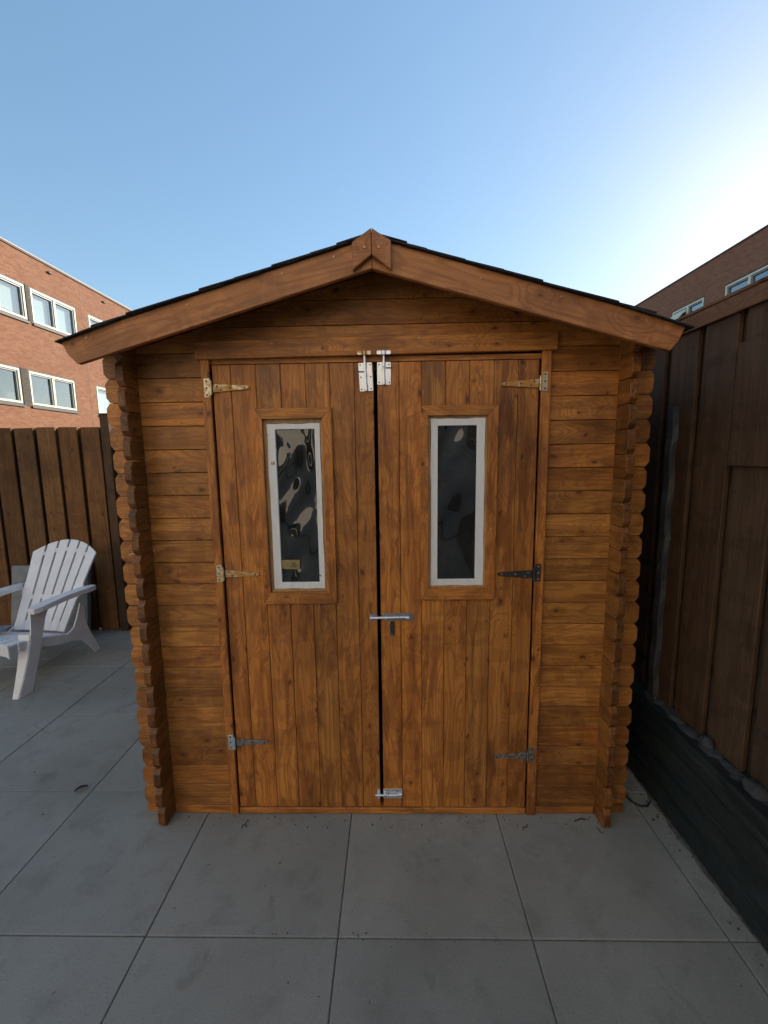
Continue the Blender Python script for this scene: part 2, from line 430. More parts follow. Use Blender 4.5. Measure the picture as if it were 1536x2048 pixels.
# ---------------------------------------------------------------- shed
CXs = -0.055
shed = empty('garden_shed', (0, 0, 0))
tag(shed, 'stained timber log shed with gable roof and double doors on the patio', 'shed')
PIT = 0.0863
TH = 0.028
XL, XR = -1.05, 0.943          # ends of the front logs
rb = random.Random(11)
def log_poly(a0, a1, z0, z1, e0=True, e1=True):
    """side outline of one log: ends trimmed to a blunt rounded nose where e0/e1"""
    g_ = 0.0011
    z0 += g_; z1 -= g_; h = z1 - z0; c = min(0.0155, h * 0.3)
    j = rb.uniform(-0.004, 0.004)
    pts = []
    if e0:
        pts += [(a0 + c * 0.85 + j, z0), (a0 + j, z0 + c * 1.15), (a0 + j, z1 - c * 1.15), (a0 + c * 0.85 + j, z1)]
    else:
        pts += [(a0, z0), (a0, z1)]
    j = rb.uniform(-0.004, 0.004)
    if e1:
        pts += [(a1 - c * 0.85 + j, z1), (a1 + j, z1 - c * 1.15), (a1 + j, z0 + c * 1.15), (a1 - c * 0.85 + j, z0)]
    else:
        pts += [(a1, z1), (a1, z0)]
    return pts
RIDGE, SLOPE = 2.147, 0.281
def roof_z(x): return RIDGE - SLOPE * abs(x - CXs)
fw = MB()
DL, DR, DT = -0.672, 0.556, 1.82    # hole behind the jambs
z = -0.0453
zs = []
while z < 2.2:
    zs.append((max(z, 0.001), z + PIT)); z += PIT
for (z0, z1) in zs:
    yo = rb.uniform(-0.0008, 0.0008)
    if z0 < DT - 0.03:
        z1c = z1
        fw.prism(log_poly(XL, DL, z0, z1c, True, False), 1, yo, TH + yo)
        fw.prism(log_poly(DR, XR, z0, z1c, False, True), 1, yo, TH + yo)
    else:
        # clipped by the roof slope
        lim = lambda z_: (RIDGE - 0.03 - z_) / SLOPE
        if z0 > RIDGE - 0.035: continue
        b, t_ = min(lim(z0), XR - CXs), min(lim(z1), XR - CXs)
        if z1 > RIDGE - 0.031:
            pts = [(CXs - b, z0 + .001), (CXs, RIDGE - 0.03), (CXs + b, z0 + .001)]
        elif b >= XR - CXs - 1e-6 and t_ >= XR - CXs - 1e-6:
            pts = log_poly(XL, XR, z0, z1)
        else:
            pts = [(CXs - b, z0 + .001), (CXs - t_, z1 - .001), (CXs + t_, z1 - .001), (CXs + b, z0 + .001)]
        fw.prism(pts, 1, yo, TH + yo)
fwall = fw.build('front_wall', W_X, shed, bevel=0.0016)
DEPTH = 1.70
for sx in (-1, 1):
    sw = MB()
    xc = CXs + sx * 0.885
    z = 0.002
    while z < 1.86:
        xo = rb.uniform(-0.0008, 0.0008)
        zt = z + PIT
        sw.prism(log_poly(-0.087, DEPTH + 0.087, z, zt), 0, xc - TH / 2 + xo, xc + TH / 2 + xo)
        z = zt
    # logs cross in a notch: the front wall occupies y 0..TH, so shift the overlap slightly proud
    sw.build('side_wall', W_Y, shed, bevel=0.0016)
bw = MB()
for (z0, z1) in zs:
    l0, l1 = min((RIDGE - 0.028 - z0) / SLOPE, 0.99), min((RIDGE - 0.028 - z1) / SLOPE, 0.99)
    if l0 <= 0.02: continue
    l1 = max(l1, 0.01)
    bw.prism([(CXs - l0, z0), (CXs + l0, z0), (CXs + l1, min(z1, RIDGE - 0.03)), (CXs - l1, min(z1, RIDGE - 0.03))], 1, DEPTH - TH, DEPTH)
bw.build('back_wall', W_X, shed, bevel=0.0016)
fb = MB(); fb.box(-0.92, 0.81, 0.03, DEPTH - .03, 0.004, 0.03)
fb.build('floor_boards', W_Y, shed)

# roof: deck boards, shingles
Y0, Y1 = -0.168, DEPTH + 0.2
def slope_pt(x, y, up):
    """point on the roof plane at x, raised 'up' perpendicular-ish (vertical)"""
    return (x, y, roof_z(x) + up)
for sx in (-1, 1):
    dk = MB(); y = Y0 + 0.022
    xe = CXs + sx * 0.985
    while y < Y1:
        ye = min(y + 0.088, Y1)
        a, b = (xe, CXs) if sx < 0 else (CXs, xe)
        dk.prism([(a, roof_z(a) - 0.021), (b, roof_z(b) - 0.021), (b, roof_z(b) - 0.003), (a, roof_z(a) - 0.003)], 1, y + 0.0006, ye - 0.0006)
        y = ye
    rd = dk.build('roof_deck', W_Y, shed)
    sh = MB()
    # lapped courses, each a thin wedge lifted at its lower edge
    L = 1.02 if sx < 0 else 1.0
    k = 0; d = L
    while d > 0.02:
        d0, d1 = d, max(d - 0.20, 0.0)
        lift = 0.0098 + rb.uniform(-0.001, 0.002)
        y = Y0 - 0.012 + (0.0 if k % 2 else -0.07)
        while y < Y1 + 0.02:
            ya, yb = max(y, Y0 - 0.014 + rb.uniform(-0.005, 0.003)), y + 0.142
            dd = d0 + rb.uniform(-0.004, 0.004)
            xa, xb = CXs + sx * dd, CXs + sx * d1
            dr = 0.014 if k == 0 else 0
            top = [(xa, roof_z(xa) + lift - dr), (xb, roof_z(xb) + 0.006)]
            bot = [(xb, roof_z(xb) + 0.001), (xa, roof_z(xa) + lift - 0.0045 - dr)]
            sh.prism(top + bot, 1, ya, yb - 0.003)
            y += 0.145
        d -= 0.118; k += 1
    sh.build('shingles', BITUMEN, rd)
# ridge shingles
rg = MB(); y = Y0 - 0.005
while y < Y1:
    for sx in (-1, 1):
        xa = CXs + sx * 0.11
        rg.prism([(CXs, RIDGE + 0.017), (xa, roof_z(xa) + 0.017), (xa, roof_z(xa) + 0.0135), (CXs, RIDGE + 0.0135)], 1, y, y + 0.19)
    y += 0.14
rg.build('ridge_shingles', BITUMEN, shed)

# barge boards (front verge) in local coordinates along the slope
ang = atan(SLOPE)
def barge(sx, x_in, x_out, z_in_top, h, cut, nails):
    length = abs(x_out - x_in) / cos(ang)
    bm_ = MB()
    hh = h * cos(ang)
    if sx < 0:
        pts = [(0, 0), (-hh * SLOPE, -hh), (-length + cut, -hh), (-length + 0.006, -hh * 0.55), (-length, -0.004), (-length + 0.003, 0)]
    else:
        pts = [(0, 0), (hh * SLOPE, -hh), (length - cut, -hh), (length - 0.006, -hh * 0.55), (length, -0.004), (length - 0.003, 0)]
    bm_.prism(pts, 1, 0, 0.020)
    o = bm_.build('barge_board', W_B, shed, bevel=0.002)
    o.location = (x_in, Y0, z_in_top); o.rotation_euler = (0, ang * sx, 0)
    # nail heads just under the top edge
    for q in nails:
        nb = MB(); nb.cyl((sx * q[0], -0.0005, -q[1]), (sx * q[0], -0.0025, -q[1]), 0.0035, 0.003, 8)
        nb.build('nail', NAIL, o)
    return o
barge(-1, CXs + 0.0, -1.072, RIDGE + 0.002, 0.0905, 0.027, [(0.13, .02), (0.30, .02), (0.62, .02), (0.97, .02)])
barge(1, CXs + 0.0, 0.933, RIDGE + 0.002, 0.0905, 0.022, [(0.17, .02), (0.36, .03), (0.62, .02), (0.9, .02)])
for sx in (-1, 1):
    fp = MB()
    xo = CXs + sx * 0.060
    fp.prism([(CXs + sx * 0.0006, 2.168), (xo, 2.130), (xo, 2.048), (CXs + sx * 0.0006, 2.092)], 1, Y0 - 0.019, Y0 - 0.0008)
    o = fp.build('ridge_cover_board', W_B if sx < 0 else W_B, shed, bevel=0.002)
    nb = MB(); nb.cyl((CXs + sx * 0.022, Y0 - 0.019, 2.112), (CXs + sx * 0.022, Y0 - 0.0215, 2.112), 0.004, 0.0035, 8)
    nb.build('nail', NAIL, o)

# lintel, jambs, sill
lt = MB(); lt.prism([(-0.703, 1.826), (0.588, 1.838), (0.588, 1.900), (-0.703, 1.889)], 1, -0.023, -0.0006)
lint = lt.build('lintel_board', W_X, shed, bevel=0.002)
for p in [(-0.695, 1.882), (-0.694, 1.838), (-0.42, 1.875), (-0.22, 1.878), (0.10, 1.886), (0.57, 1.862), (0.31, 1.885)]:
    nb = MB(); nb.cyl((p[0], -0.0225, p[1]), (p[0], -0.0255, p[1]), 0.0036, 0.003, 8); nb.build('nail', NAIL, lint)
for a, b in ((-0.686, -0.6545), (0.5375, 0.571)):
    j = MB(); j.box(a, b, -0.0165, -0.0006, 0.002, 1.8255 if a < 0 else 1.8365)
    j.build('door_jamb', W_Z, shed, bevel=0.002)
rv = MB(); rv.box(-0.672, 0.556, -0.0003, 0.026, 1.812, 1.831)
rv.build('door_head', W_X, shed, bevel=0.001)
sl = MB(); sl.box(-0.652, 0.535, -0.012, 0.024, 0.002, 0.029)
sl.build('door_sill', W_X, shed, bevel=0.003)
# raking cut on the base board beside the jambs
bs = MB(); bs.box(-0.915, -0.688, -0.008, -0.0008, 0.002, 0.037); bs.box(0.573, 0.812, -0.008, -0.0008, 0.002, 0.034)
each(bs, 'base_strip', W_X, shed, bevel=0.002)

# doors
def door(x0, x1, seams, trim, inner, white, glass, rz):
    d = MB()
    e = [x0] + seams + [x1]
    ztop, zbot = 1.809, 0.031
    for a, b in zip(e[:-1], e[1:]):
        a2, b2 = a + 0.0007, b - 0.0007
        yo = rb.uniform(-0.0006, 0.0006) - 0.006
        if b2 <= inner[0] + .001 or a2 >= inner[1] - .001:
            d.box(a2, b2, yo, 0.014, zbot, ztop)
        else:
            d.box(a2, b2, yo, 0.014, zbot, inner[2])
            d.box(a2, b2, yo, 0.014, inner[3], ztop)
            if a2 < inner[0] - .003: d.box(a2, inner[0] - .002, yo, 0.014, inner[2], inner[3])
            if b2 > inner[1] + .003: d.box(inner[1] + .002, b2, yo, 0.014, inner[2], inner[3])
    D = d.build('door', W_Z, shed, bevel=0.0018)
    # mitred trim
    tx0, tx1, tz0, tz1 = trim; ix0, ix1, iz0, iz1 = inner
    y0, y1 = -0.021, -0.0068
    g_ = 0.0004
    t1 = MB()
    t1.prism([(tx0, tz0 + g_), (ix0, iz0 + g_), (ix0, iz1 - g_), (tx0, tz1 - g_)], 1, y0, y1)
    t1.prism([(tx1, tz0 + g_), (ix1, iz0 + g_), (ix1, iz1 - g_), (tx1, tz1 - g_)], 1, y0, y1)
    each(t1, 'window_trim', W_Z, D, bevel=0.0012)
    t2 = MB()
    t2.prism([(tx0, tz0), (ix0, iz0), (ix1, iz0), (tx1, tz0)], 1, y0 + .0006, y1)
    t2.prism([(tx0, tz1), (ix0, iz1), (ix1, iz1), (tx1, tz1)], 1, y0 + .0006, y1)
    each(t2, 'window_trim', W_X, D, bevel=0.0012)
    # bare bead in the rebate
    b_ = MB()
    bx0, bx1, bz0, bz1 = ix0 - .001, ix1 + .001, iz0 - .001, iz1 + .001
    wx0, wx1, wz0, wz1 = white
    def ring(mb, o_, i_, ya, yb):
        mb.prism([(o_[0], o_[2]), (i_[0], i_[2]), (i_[0], i_[3]), (o_[0], o_[3])], 1, ya, yb)
        mb.prism([(o_[1], o_[2]), (i_[1], i_[2]), (i_[1], i_[3]), (o_[1], o_[3])], 1, ya, yb)
        mb.prism([(o_[0], o_[2]), (i_[0], i_[2]), (i_[1], i_[2]), (o_[1], o_[2])], 1, ya, yb)
        mb.prism([(o_[0], o_[3]), (i_[0], i_[3]), (i_[1], i_[3]), (o_[1], o_[3])], 1, ya, yb)
    ring(b_, (bx0, bx1, bz0, bz1), (wx0, wx1, wz0, wz1), -0.0055, 0.006)
    b_.build('window_bead', BEAD, D, bevel=0.001)
    wf = MB(); rr = random.Random(5)
    def wob(a, b, fixed, axis, n=10, amp=0.0016):
        out = []
        for k in range(n + 1):
            t = a + (b - a) * k / n; q = fixed + (rr.uniform(-amp, amp) if 0 < k < n else 0)
            out.append((q, t) if axis == 0 else (t, q))
        return out
    gx0, gx1, gz0, gz1 = glass
    wf.prism(wob(wz0, wz1, wx0, 0) + [(gx0, gz1), (gx0, gz0)], 1, -0.0085, 0.004)
    wf.prism(wob(wz0, wz1, wx1, 0) + [(gx1, gz1), (gx1, gz0)], 1, -0.0085, 0.004)
    wf.prism(wob(wx0, wx1, wz0, 1, 6) + [(gx1, gz0), (gx0, gz0)], 1, -0.0085, 0.004)
    wf.prism(wob(wx0, wx1, wz1, 1, 6) + [(gx1, gz1), (gx0, gz1)], 1, -0.0085, 0.004)
    wf.build('window_frame', WFRAME, D, bevel=0.0008)
    return D

def mat_pane(name, wave, dist, seed, amp_, base=(0.0, 0.0, 0.0)):
    t = NT(name)
    o = t.vmath('ADD', t.obj(), (seed, seed, seed))
    n = t.noise(t.scale(o, (1.9, 1, 1.0)), wave, 0.6, 0.3, dist)
    bp = t.n.new('ShaderNodeBump'); bp.inputs['Strength'].default_value = 1.0; bp.inputs['Distance'].default_value = amp_
    t.l.new(n, bp.inputs['Height'])
    gl = t.n.new('ShaderNodeBsdfGlossy'); gl.inputs['Roughness'].default_value = 0.02
    t.l.new(bp.outputs[0], gl.inputs['Normal'])
    df = t.n.new('ShaderNodeBsdfDiffuse')
    t.put(df.inputs[0], t.mix(t.step(t.noise(o, 6, 4, .6), .4, .7), (0.013, 0.014, 0.015), (0.03, 0.031, 0.032)))
    fr = t.n.new('ShaderNodeFresnel'); fr.inputs['IOR'].default_value = 1.5; t.l.new(bp.outputs[0], fr.inputs['Normal'])
    mx = t.n.new('ShaderNodeMixShader')
    t.put(mx.inputs[0], t.math('MULTIPLY', fr.outputs[0], 2.3, clamp=True)); t.l.new(df.outputs[0], mx.inputs[1]); t.l.new(gl.outputs[0], mx.inputs[2])
    t.l.new(mx.outputs[0], t.out.inputs[0])
    return t.m
def pane(D, glass, mat, amp):
    gx0, gx1, gz0, gz1 = glass
    pm = MB()
    def fn(u_, v_):
        x = gx0 - .004 + (gx1 - gx0 + .008) * u_; z_ = gz0 - .004 + (gz1 - gz0 + .008) * v_
        e_ = sin(pi * u_) * min(1, sin(pi * v_) * 3)
        y_ = 0.001 + amp * e_ * (sin(11 * v_ + 3 * u_) + 0.7 * sin(23 * v_ - 7 * u_ + 1))
        return (x, y_, z_)
    pm.grid(fn, 24, 80)
    o = pm.build('window_pane', mat, D, smooth=True)
    return o
GL = (-0.429, -0.283, 0.995, 1.577)
GR = (0.169, 0.3125, 1.0025, 1.5815)
DLo = door(-0.6495, -0.0625, [-0.582, -0.491, -0.4005, -0.310, -0.222, -0.133],
           (-0.499, -0.2165, 0.914, 1.652), (-0.4715, -0.2525, 0.959, 1.614), (-0.459, -0.2625, 0.971, 1.597), GL, 0)
DRo = door(-0.0500, 0.5325, [0.029, 0.1095, 0.1965, 0.2835, 0.372, 0.458],
           (0.104, 0.386, 0.926, 1.653), (0.1335, 0.351, 0.971, 1.617), (0.1435, 0.3425, 0.979, 1.607), GR, 0)
tag(DLo, 'left door with a rippled plastic pane and ochre stained hinges')
tag(DRo, 'right door with a flatter dark pane and the handle tab')
pane(DLo, GL, mat_pane('rippled_pane', 2.5, 0.8, 3.0, 0.045), 0.0030)
pane(DRo, GR, mat_pane('smooth_pane', 2.8, 0.9, 8.0, 0.026), 0.0010)

# ochre sticker with a recycling triangle behind the left pane
YEL = plain('ochre_sticker', (0.27, 0.22, 0.085), 0.6, var=0.15, scale=30)
INK = plain('sticker_ink', (0.08, 0.07, 0.03), 0.7)
st = MB()
st.prism([(-0.4285, 1.052), (-0.4285, 1.084), (-0.358, 1.084), (-0.358, 1.047), (-0.412, 1.047)], 1, -0.0035, -0.003)
sto = st.build('sticker', YEL, DLo)
tri = MB(); cx, cz, R1, R2 = -0.381, 1.0645, 0.0145, 0.0095
for k in range(3):
    a0, a1 = radians(90 + 120 * k), radians(210 + 120 * k)
    o0, o1 = (cx + R1 * cos(a0), cz + R1 * sin(a0)), (cx + R1 * cos(a1), cz + R1 * sin(a1))
    i0, i1 = (cx + R2 * cos(a0), cz + R2 * sin(a0)), (cx + R2 * cos(a1), cz + R2 * sin(a1))
    lerp = lambda p, q, t: (p[0] + (q[0] - p[0]) * t, p[1] + (q[1] - p[1]) * t)
    tri.prism([lerp(o0, o1, .06), lerp(o0, o1, .86), lerp(i0, i1, .86), lerp(i0, i1, .06)], 1, -0.0041, -0.0036)
tri.cyl((cx, -0.0036, cz), (cx, -0.0041, cz), 0.003, 0.003, 10)
tri.build('recycling_mark', INK, sto)

# T hinges
def hinge(D, px, z_, side, tip_dz, plate_m, strap_m, zc_plate, h=0.068, dark=False):
    """px: x of the knuckle; side +1 strap runs to +x"""
    hb = MB()
    yb = -0.0172
    w_ = 0.022
    a, b = sorted((px - side * 0.002, px - side * (0.002 + w_)))
    hb.box(a, b, yb - 0.0022, yb, zc_plate - h / 2, zc_plate + h / 2)
    hb.cyl((px + side * 0.002, yb - 0.003, z_ - 0.026), (px + side * 0.002, yb - 0.003, z_ + 0.026), 0.0042, n=10)
    o = hb.build('hinge_plate', plate_m, D, bevel=0.0008)
    sb = MB()
    ys = -0.0118
    x1 = px + side * 0.006; x2 = px + side * 0.130; x3 = px + side * 0.137
    q = [(x1, z_ + 0.015), (x2, z_ + tip_dz + 0.0065), (x3, z_ + tip_dz + 0.003), (x3, z_ + tip_dz - 0.003), (x2, z_ + tip_dz - 0.0065), (x1, z_ - 0.015)]
    sb.prism(q, 1, ys - 0.002, ys + 0.0045)
    o2 = sb.build('hinge_strap', strap_m, D, bevel=0.0006)
    sc_ = MB()
    for dz in (-h * 0.36, 0, h * 0.36):
        x = (a + b) / 2 - side * 0.001
        sc_.cyl((x, yb - 0.0022, zc_plate + dz), (x, yb - 0.0026, zc_plate + dz), 0.0034, n=10)
    for t, dz in ((0.022, 0.006), (0.034, -0.007), (0.07, 0.0), (0.122, 0)):
        sc_.cyl((px + side * t, ys - 0.002, z_ + dz + tip_dz * t / .13), (px + side * t, ys - 0.0026, z_ + dz + tip_dz * t / .13), 0.0032, n=10)
    each(sc_, 'hinge_screw', NAIL if dark else HOLE, D)
hinge(DLo, -0.6525, 1.727, 1, 0.001, HPLATE, HINGE, 1.727)
hinge(DLo, -0.6525, 1.034, 1, -0.004, HPLATE, HINGE, 1.036)
hinge(DLo, -0.6525, 0.327, 1, 0.001, ZINC, HGREY, 0.332, 0.064)
hinge(DRo, 0.5345, 1.725, -1, -0.001, HPLATE, HINGE, 1.730)
hinge(DRo, 0.5345, 1.022, -1, 0.001, HDARK, HDARK, 1.029, dark=True)
hinge(DRo, 0.5345, 0.267, -1, -0.004, HGREY, HGREY, 0.279, 0.064)

# bolts
def rrect(cx_, cz_, w_, h_, r_=0.004, rot=0.0, n=4):
    pts = []
    for sx_, sz_, a0 in ((1, 1, 0), (-1, 1, 90), (-1, -1, 180), (1, -1, 270)):
        for k in range(n + 1):
            a = radians(a0 + 90 * k / n)
            x = sx_ * (w_ / 2 - r_) + r_ * cos(a); z_ = sz_ * (h_ / 2 - r_) + r_ * sin(a)
            pts.append((cx_ + x * cos(rot) - z_ * sin(rot), cz_ + x * sin(rot) + z_ * cos(rot)))
    return pts
def vbolt(D, cx_, zb, zt, wd, rot, keep_z, slot_z, slot_side, rows, keep_w, tarnish):
    b = MB(); y = -0.0075
    cz_ = (zb + zt) / 2
    b.prism(rrect(cx_, cz_, wd, zt - zb, 0.004, rot), 1, y - 0.0018, y)
    o = b.build('bolt_plate', ZINC, D, bevel=0.0005)
    ax_ = Vector((-sin(rot), 0, cos(rot)))
    base = Vector((cx_, y - 0.006, cz_))
    hl = (zt - zb) / 2
    c = MB()
    c.cyl(base - ax_ * (hl * 0.94), base + ax_ * (keep_z - cz_ + 0.004), 0.0042, n=12)
    c.build('bolt_rod', ZINC, D, smooth=False)
    hs = MB()
    hs.cyl(base - ax_ * hl * 0.98, base - ax_ * hl * 0.58, 0.0062, n=12)
    hs.cyl(base + ax_ * hl * 0.6, base + ax_ * hl * 1.02, 0.0060, n=12)
    each(hs, 'bolt_guide', ZINC, D)
    k = MB()
    sx0 = cx_ + slot_side * 0.006; sx1 = cx_ + slot_side * (wd / 2 + 0.002)
    k.box(min(sx0, sx1), max(sx0, sx1), y - 0.0045, y - 0.0019, slot_z - 0.0022, slot_z + 0.0016)
    for s_ in (-1, 1):
        for q in rows:
            p = Vector((cx_, 0, cz_)) + ax_ * q * hl + Vector((cos(rot), 0, sin(rot))) * s_ * wd * 0.36
            k.cyl((p.x, y - 0.0018, p.z), (p.x, y - 0.0023, p.z), 0.0027, n=8)
    each(k, 'bolt_screw', HOLE, D)
    kb = MB(); yk = -0.0235
    for s_ in (-1, 1):
        kb.prism(rrect(cx_ - sin(rot) * (keep_z - cz_) + s_ * keep_w * 0.33, keep_z, keep_w * 0.34, 0.0135, 0.004), 1, yk - 0.0018, yk)
    kb.cyl((cx_ - sin(rot) * (keep_z - cz_), yk + 0.006, keep_z - 0.007), (cx_ - sin(rot) * (keep_z - cz_), yk + 0.006, keep_z + 0.007), 0.0095 if not tarnish else 0.006, n=12)
    kb.build('bolt_keeper', HPLATE if tarnish else ZINC, lint, bevel=0.0004)
vbolt(DLo, -0.0905, 1.7075, 1.8075, 0.049, 0.045, 1.838, 1.776, -1, (-0.85, 0.0, 0.85), 0.049, True)
vbolt(DRo, -0.0245, 1.729, 1.8085, 0.050, 0.0, 1.838, 1.788, 1, (-0.78, 0.78), 0.050, False)
# wide horizontal bolt in the middle
mb_ = MB()
mb_.prism(rrect(0.016, 0.854, 0.117, 0.0305, 0.002), 1, -0.009, -0.0075)
mb_.build('bolt_plate', mat_metal('dull_zinc', (0.33, 0.34, 0.38), (0.22, 0.2, 0.18), 0.3, 0.42), DRo, bevel=0.0005)
mk = MB(); mk.prism(rrect(-0.079, 0.853, 0.031, 0.029, 0.002), 1, -0.009, -0.0075)
mk.build('bolt_keeper', bpy.data.materials['dull_zinc'], DLo, bevel=0.0005)
mr_ = MB(); mr_.cyl((-0.091, -0.0145, 0.853), (0.058, -0.0145, 0.8555), 0.0052, n=14)
mr_.build('bolt_rod', ZINC, DRo)
mg = MB()
for a, b in ((-0.0915, -0.081), (-0.035, -0.022), (0.047, 0.0605)):
    mg.cyl((a, -0.0145, 0.8535), (b, -0.0145, 0.8537), 0.0068, n=14)
each(mg, 'bolt_guide', ZINC, DRo)
ht = MB()
ht.prism(rrect(-0.006, 0.8085, 0.0165, 0.0595, 0.007), 1, -0.0125, -0.0080)
ht.build('bolt_handle', HDARK, DRo, bevel=0.001)
hk = MB(); hk.cyl((-0.006, -0.0125, 0.783), (-0.006, -0.0165, 0.783), 0.006, 0.005, 12)
hk.cyl((-0.019, -0.0075, 0.822), (-0.019, -0.012, 0.822), 0.0035, 0.003, 8)
each(hk, 'handle_knob', HGREY, DRo)
# small bright bolt at the foot
lb = MB(); lb.prism(rrect(-0.0115, 0.0935, 0.078, 0.0435, 0.003), 1, -0.009, -0.0075)
lb.build('bolt_plate', ZINC, DRo, bevel=0.0005)
lr = MB(); lr.cyl((-0.0835, -0.0145, 0.0915), (0.026, -0.0145, 0.0915), 0.0048, n=12)
lr.cyl((-0.031, -0.0145, 0.0915), (-0.031, -0.0230, 0.112), 0.0032, 0.0038, n=10)
lr.build('bolt_rod', ZINC, DRo)
lg = MB()
for a, b in ((-0.049, -0.038), (0.012, 0.0275)): lg.box(a, b, -0.0205, -0.009, 0.0835, 0.1)
each(lg, 'bolt_guide', ZINC, DRo, bevel=0.002)
lk = MB(); lk.prism(rrect(-0.0695, 0.092, 0.0125, 0.044, 0.004), 1, -0.009, -0.0072)
lk.cyl((-0.074, -0.0145, 0.0915), (-0.065, -0.0145, 0.0915), 0.0075, n=12)
lk.build('bolt_keeper', ZINC, DLo, bevel=0.0005)
ls = MB()
for x, z_ in ((0.019, 0.109), (0.019, 0.079), (-0.043, 0.079), (-0.043, 0.109), (0.008, 0.104)):
    ls.cyl((x, -0.009, z_), (x, -0.0095, z_), 0.0028, n=8)
each(ls, 'bolt_screw', HOLE, DRo)
# pale wire staple caught in the left corner
wp = MB(); wp.tube([(-0.965, -0.089, 1.128), (-0.947, -0.090, 1.135)], 0.0012)
wp.build('staple', plain('bright_wire', (0.8, 0.8, 0.78), 0.4, 0.3), shed)

# ---------------------------------------------------------------- left fence (board on board)
FY = 1.885
fl = empty('board_fence', (-3.4, FY, 0))
tag(fl, 'brown board fence standing behind the white chair', 'fence')
bd = MB(); rr = random.Random(21)
x = -2.37
k = 0
while x > -6.6:
    zt = 1.735 + rr.uniform(-0.004, 0.004)
    xa, xb = x - 0.153 + rr.uniform(-.003, .003), x
    bd.prism([(xa + 3.4, 0.012), (xb + 3.4, 0.012), (xb + 3.4 - .001, zt), (xa + 3.4 + .002, zt + rr.uniform(-.002, .002))], 1, -0.018, 0.0)
    x -= 0.182; k += 1
bd.build('front_boards', W_F, fl, bevel=0.002)
bd = MB(); x = -2.29
while x > -6.6:
    zt = 1.731 + rr.uniform(-0.003, 0.003)
    bd.box(x - 0.168 + 3.4, x + 3.4, 0.024, 0.040, 0.012, zt); x -= 0.182
bd.build('back_boards', W_F, fl, bevel=0.002)
rl = MB()
for z_ in (0.3, 0.95, 1.58): rl.box(-3.2, 1.1, 0.041, 0.085, z_, z_ + 0.06)
each(rl, 'rail', FR, fl)
ps = empty('fence_post', (-2.325, 1.90, 0))
tag(ps, 'dark brown square fence post beside the left corner of the shed', 'post')
pp = MB(); pp.box(-0.035, 0.035, -0.03, 0.04, -0.05, 1.83)
pp.build('post_shaft', FR, ps, bevel=0.003)
pp = MB(); pp.box(-0.038, 0.038, -0.033, 0.043, 1.8305, 1.842)
pp.build('post_cap', FR, ps, bevel=0.003)
# fence goes on behind the shed
fk = MB(); x = -2.285
while x < 1.25:
    fk.box(x, x + 0.148, FY + 0.03, FY + 0.048, 0.012, 1.71 + rr.uniform(-.004, .004)); x += 0.15
o = fk.build('board_fence', W_F, bevel=0.002)
tag(o, 'brown board fence running on behind the shed', 'fence')

# ---------------------------------------------------------------- right side: low wall, fence, post
lw = empty('low_retaining_wall', (1.11, 0, 0))
tag(lw, 'low wall wrapped in dark green sheeting at the foot of the right fence', 'retaining wall')
rr = random.Random(4)
def lin(u_, v_):
    y = -3.4 + 5.2 * u_; z_ = 0.0 + 0.385 * v_
    d_ = abs(((v_ * 4 + 0.04 * sin(y * 2.3) + 0.5) % 1.0) - 0.5)
    bulge = -0.011 * (1 - math.exp(-(d_ / 0.07) ** 2)) - 0.006 * (1 - ((v_ * 4) % 1.0))
    wr = 0.003 * sin(y * 5 + v_ * 3) + 0.001 * sin(y * 31 + v_ * 9) + 0.0007 * sin(y * 67 - v_ * 33)
    return (bulge + wr + 0.004, y, z_)
lm = MB(); lm.grid(lin, 320, 80)
lm.build('wrapped_face', LINER, lw, smooth=True)
tp = MB(); tp.box(0.006, 0.23, -3.4, 1.8, -0.04, 0.379)
tp.build('wall_core', LINER, lw, bevel=0.006)
ml = MB()
def lump(cx_, cy_, cz_, a, b, c, seed):
    q = random.Random(seed)
    off = len(ml.v)
    nu, nv = 12, 8; vs = []; fs = []
    for j in range(nv + 1):
        for i in range(nu):
            th = 2 * pi * i / nu; ph = -pi / 2 + pi * j / nv; k_ = 1 + q.uniform(-.16, .16)
            vs.append((cx_ + a * cos(ph) * cos(th) * k_, cy_ + b * cos(ph) * sin(th) * k_, cz_ + c * sin(ph) * k_))
    for j in range(nv):
        for i in range(nu): fs.append((j * nu + i, j * nu + (i + 1) % nu, (j + 1) * nu + (i + 1) % nu, (j + 1) * nu + i))
    ml.add(vs, fs)
y = 0.24; i = 0
while y > -0.95:
    lump(0.062 + rr.uniform(-.014, .014), y, 0.377, rr.uniform(0.018, 0.034), rr.uniform(0.025, 0.07), rr.uniform(0.005, .015), i)
    y -= rr.uniform(0.03, 0.10); i += 1
lump(0.05, -0.115, 0.398, 0.022, 0.026, 0.024, 91); lump(0.05, -0.33, 0.392, 0.03, 0.045, 0.02, 92)
lump(0.035, 0.175, 0.40, 0.011, 0.012, 0.012, 93)
ml.build('mortar_bed', MORTAR, lw, smooth=True)

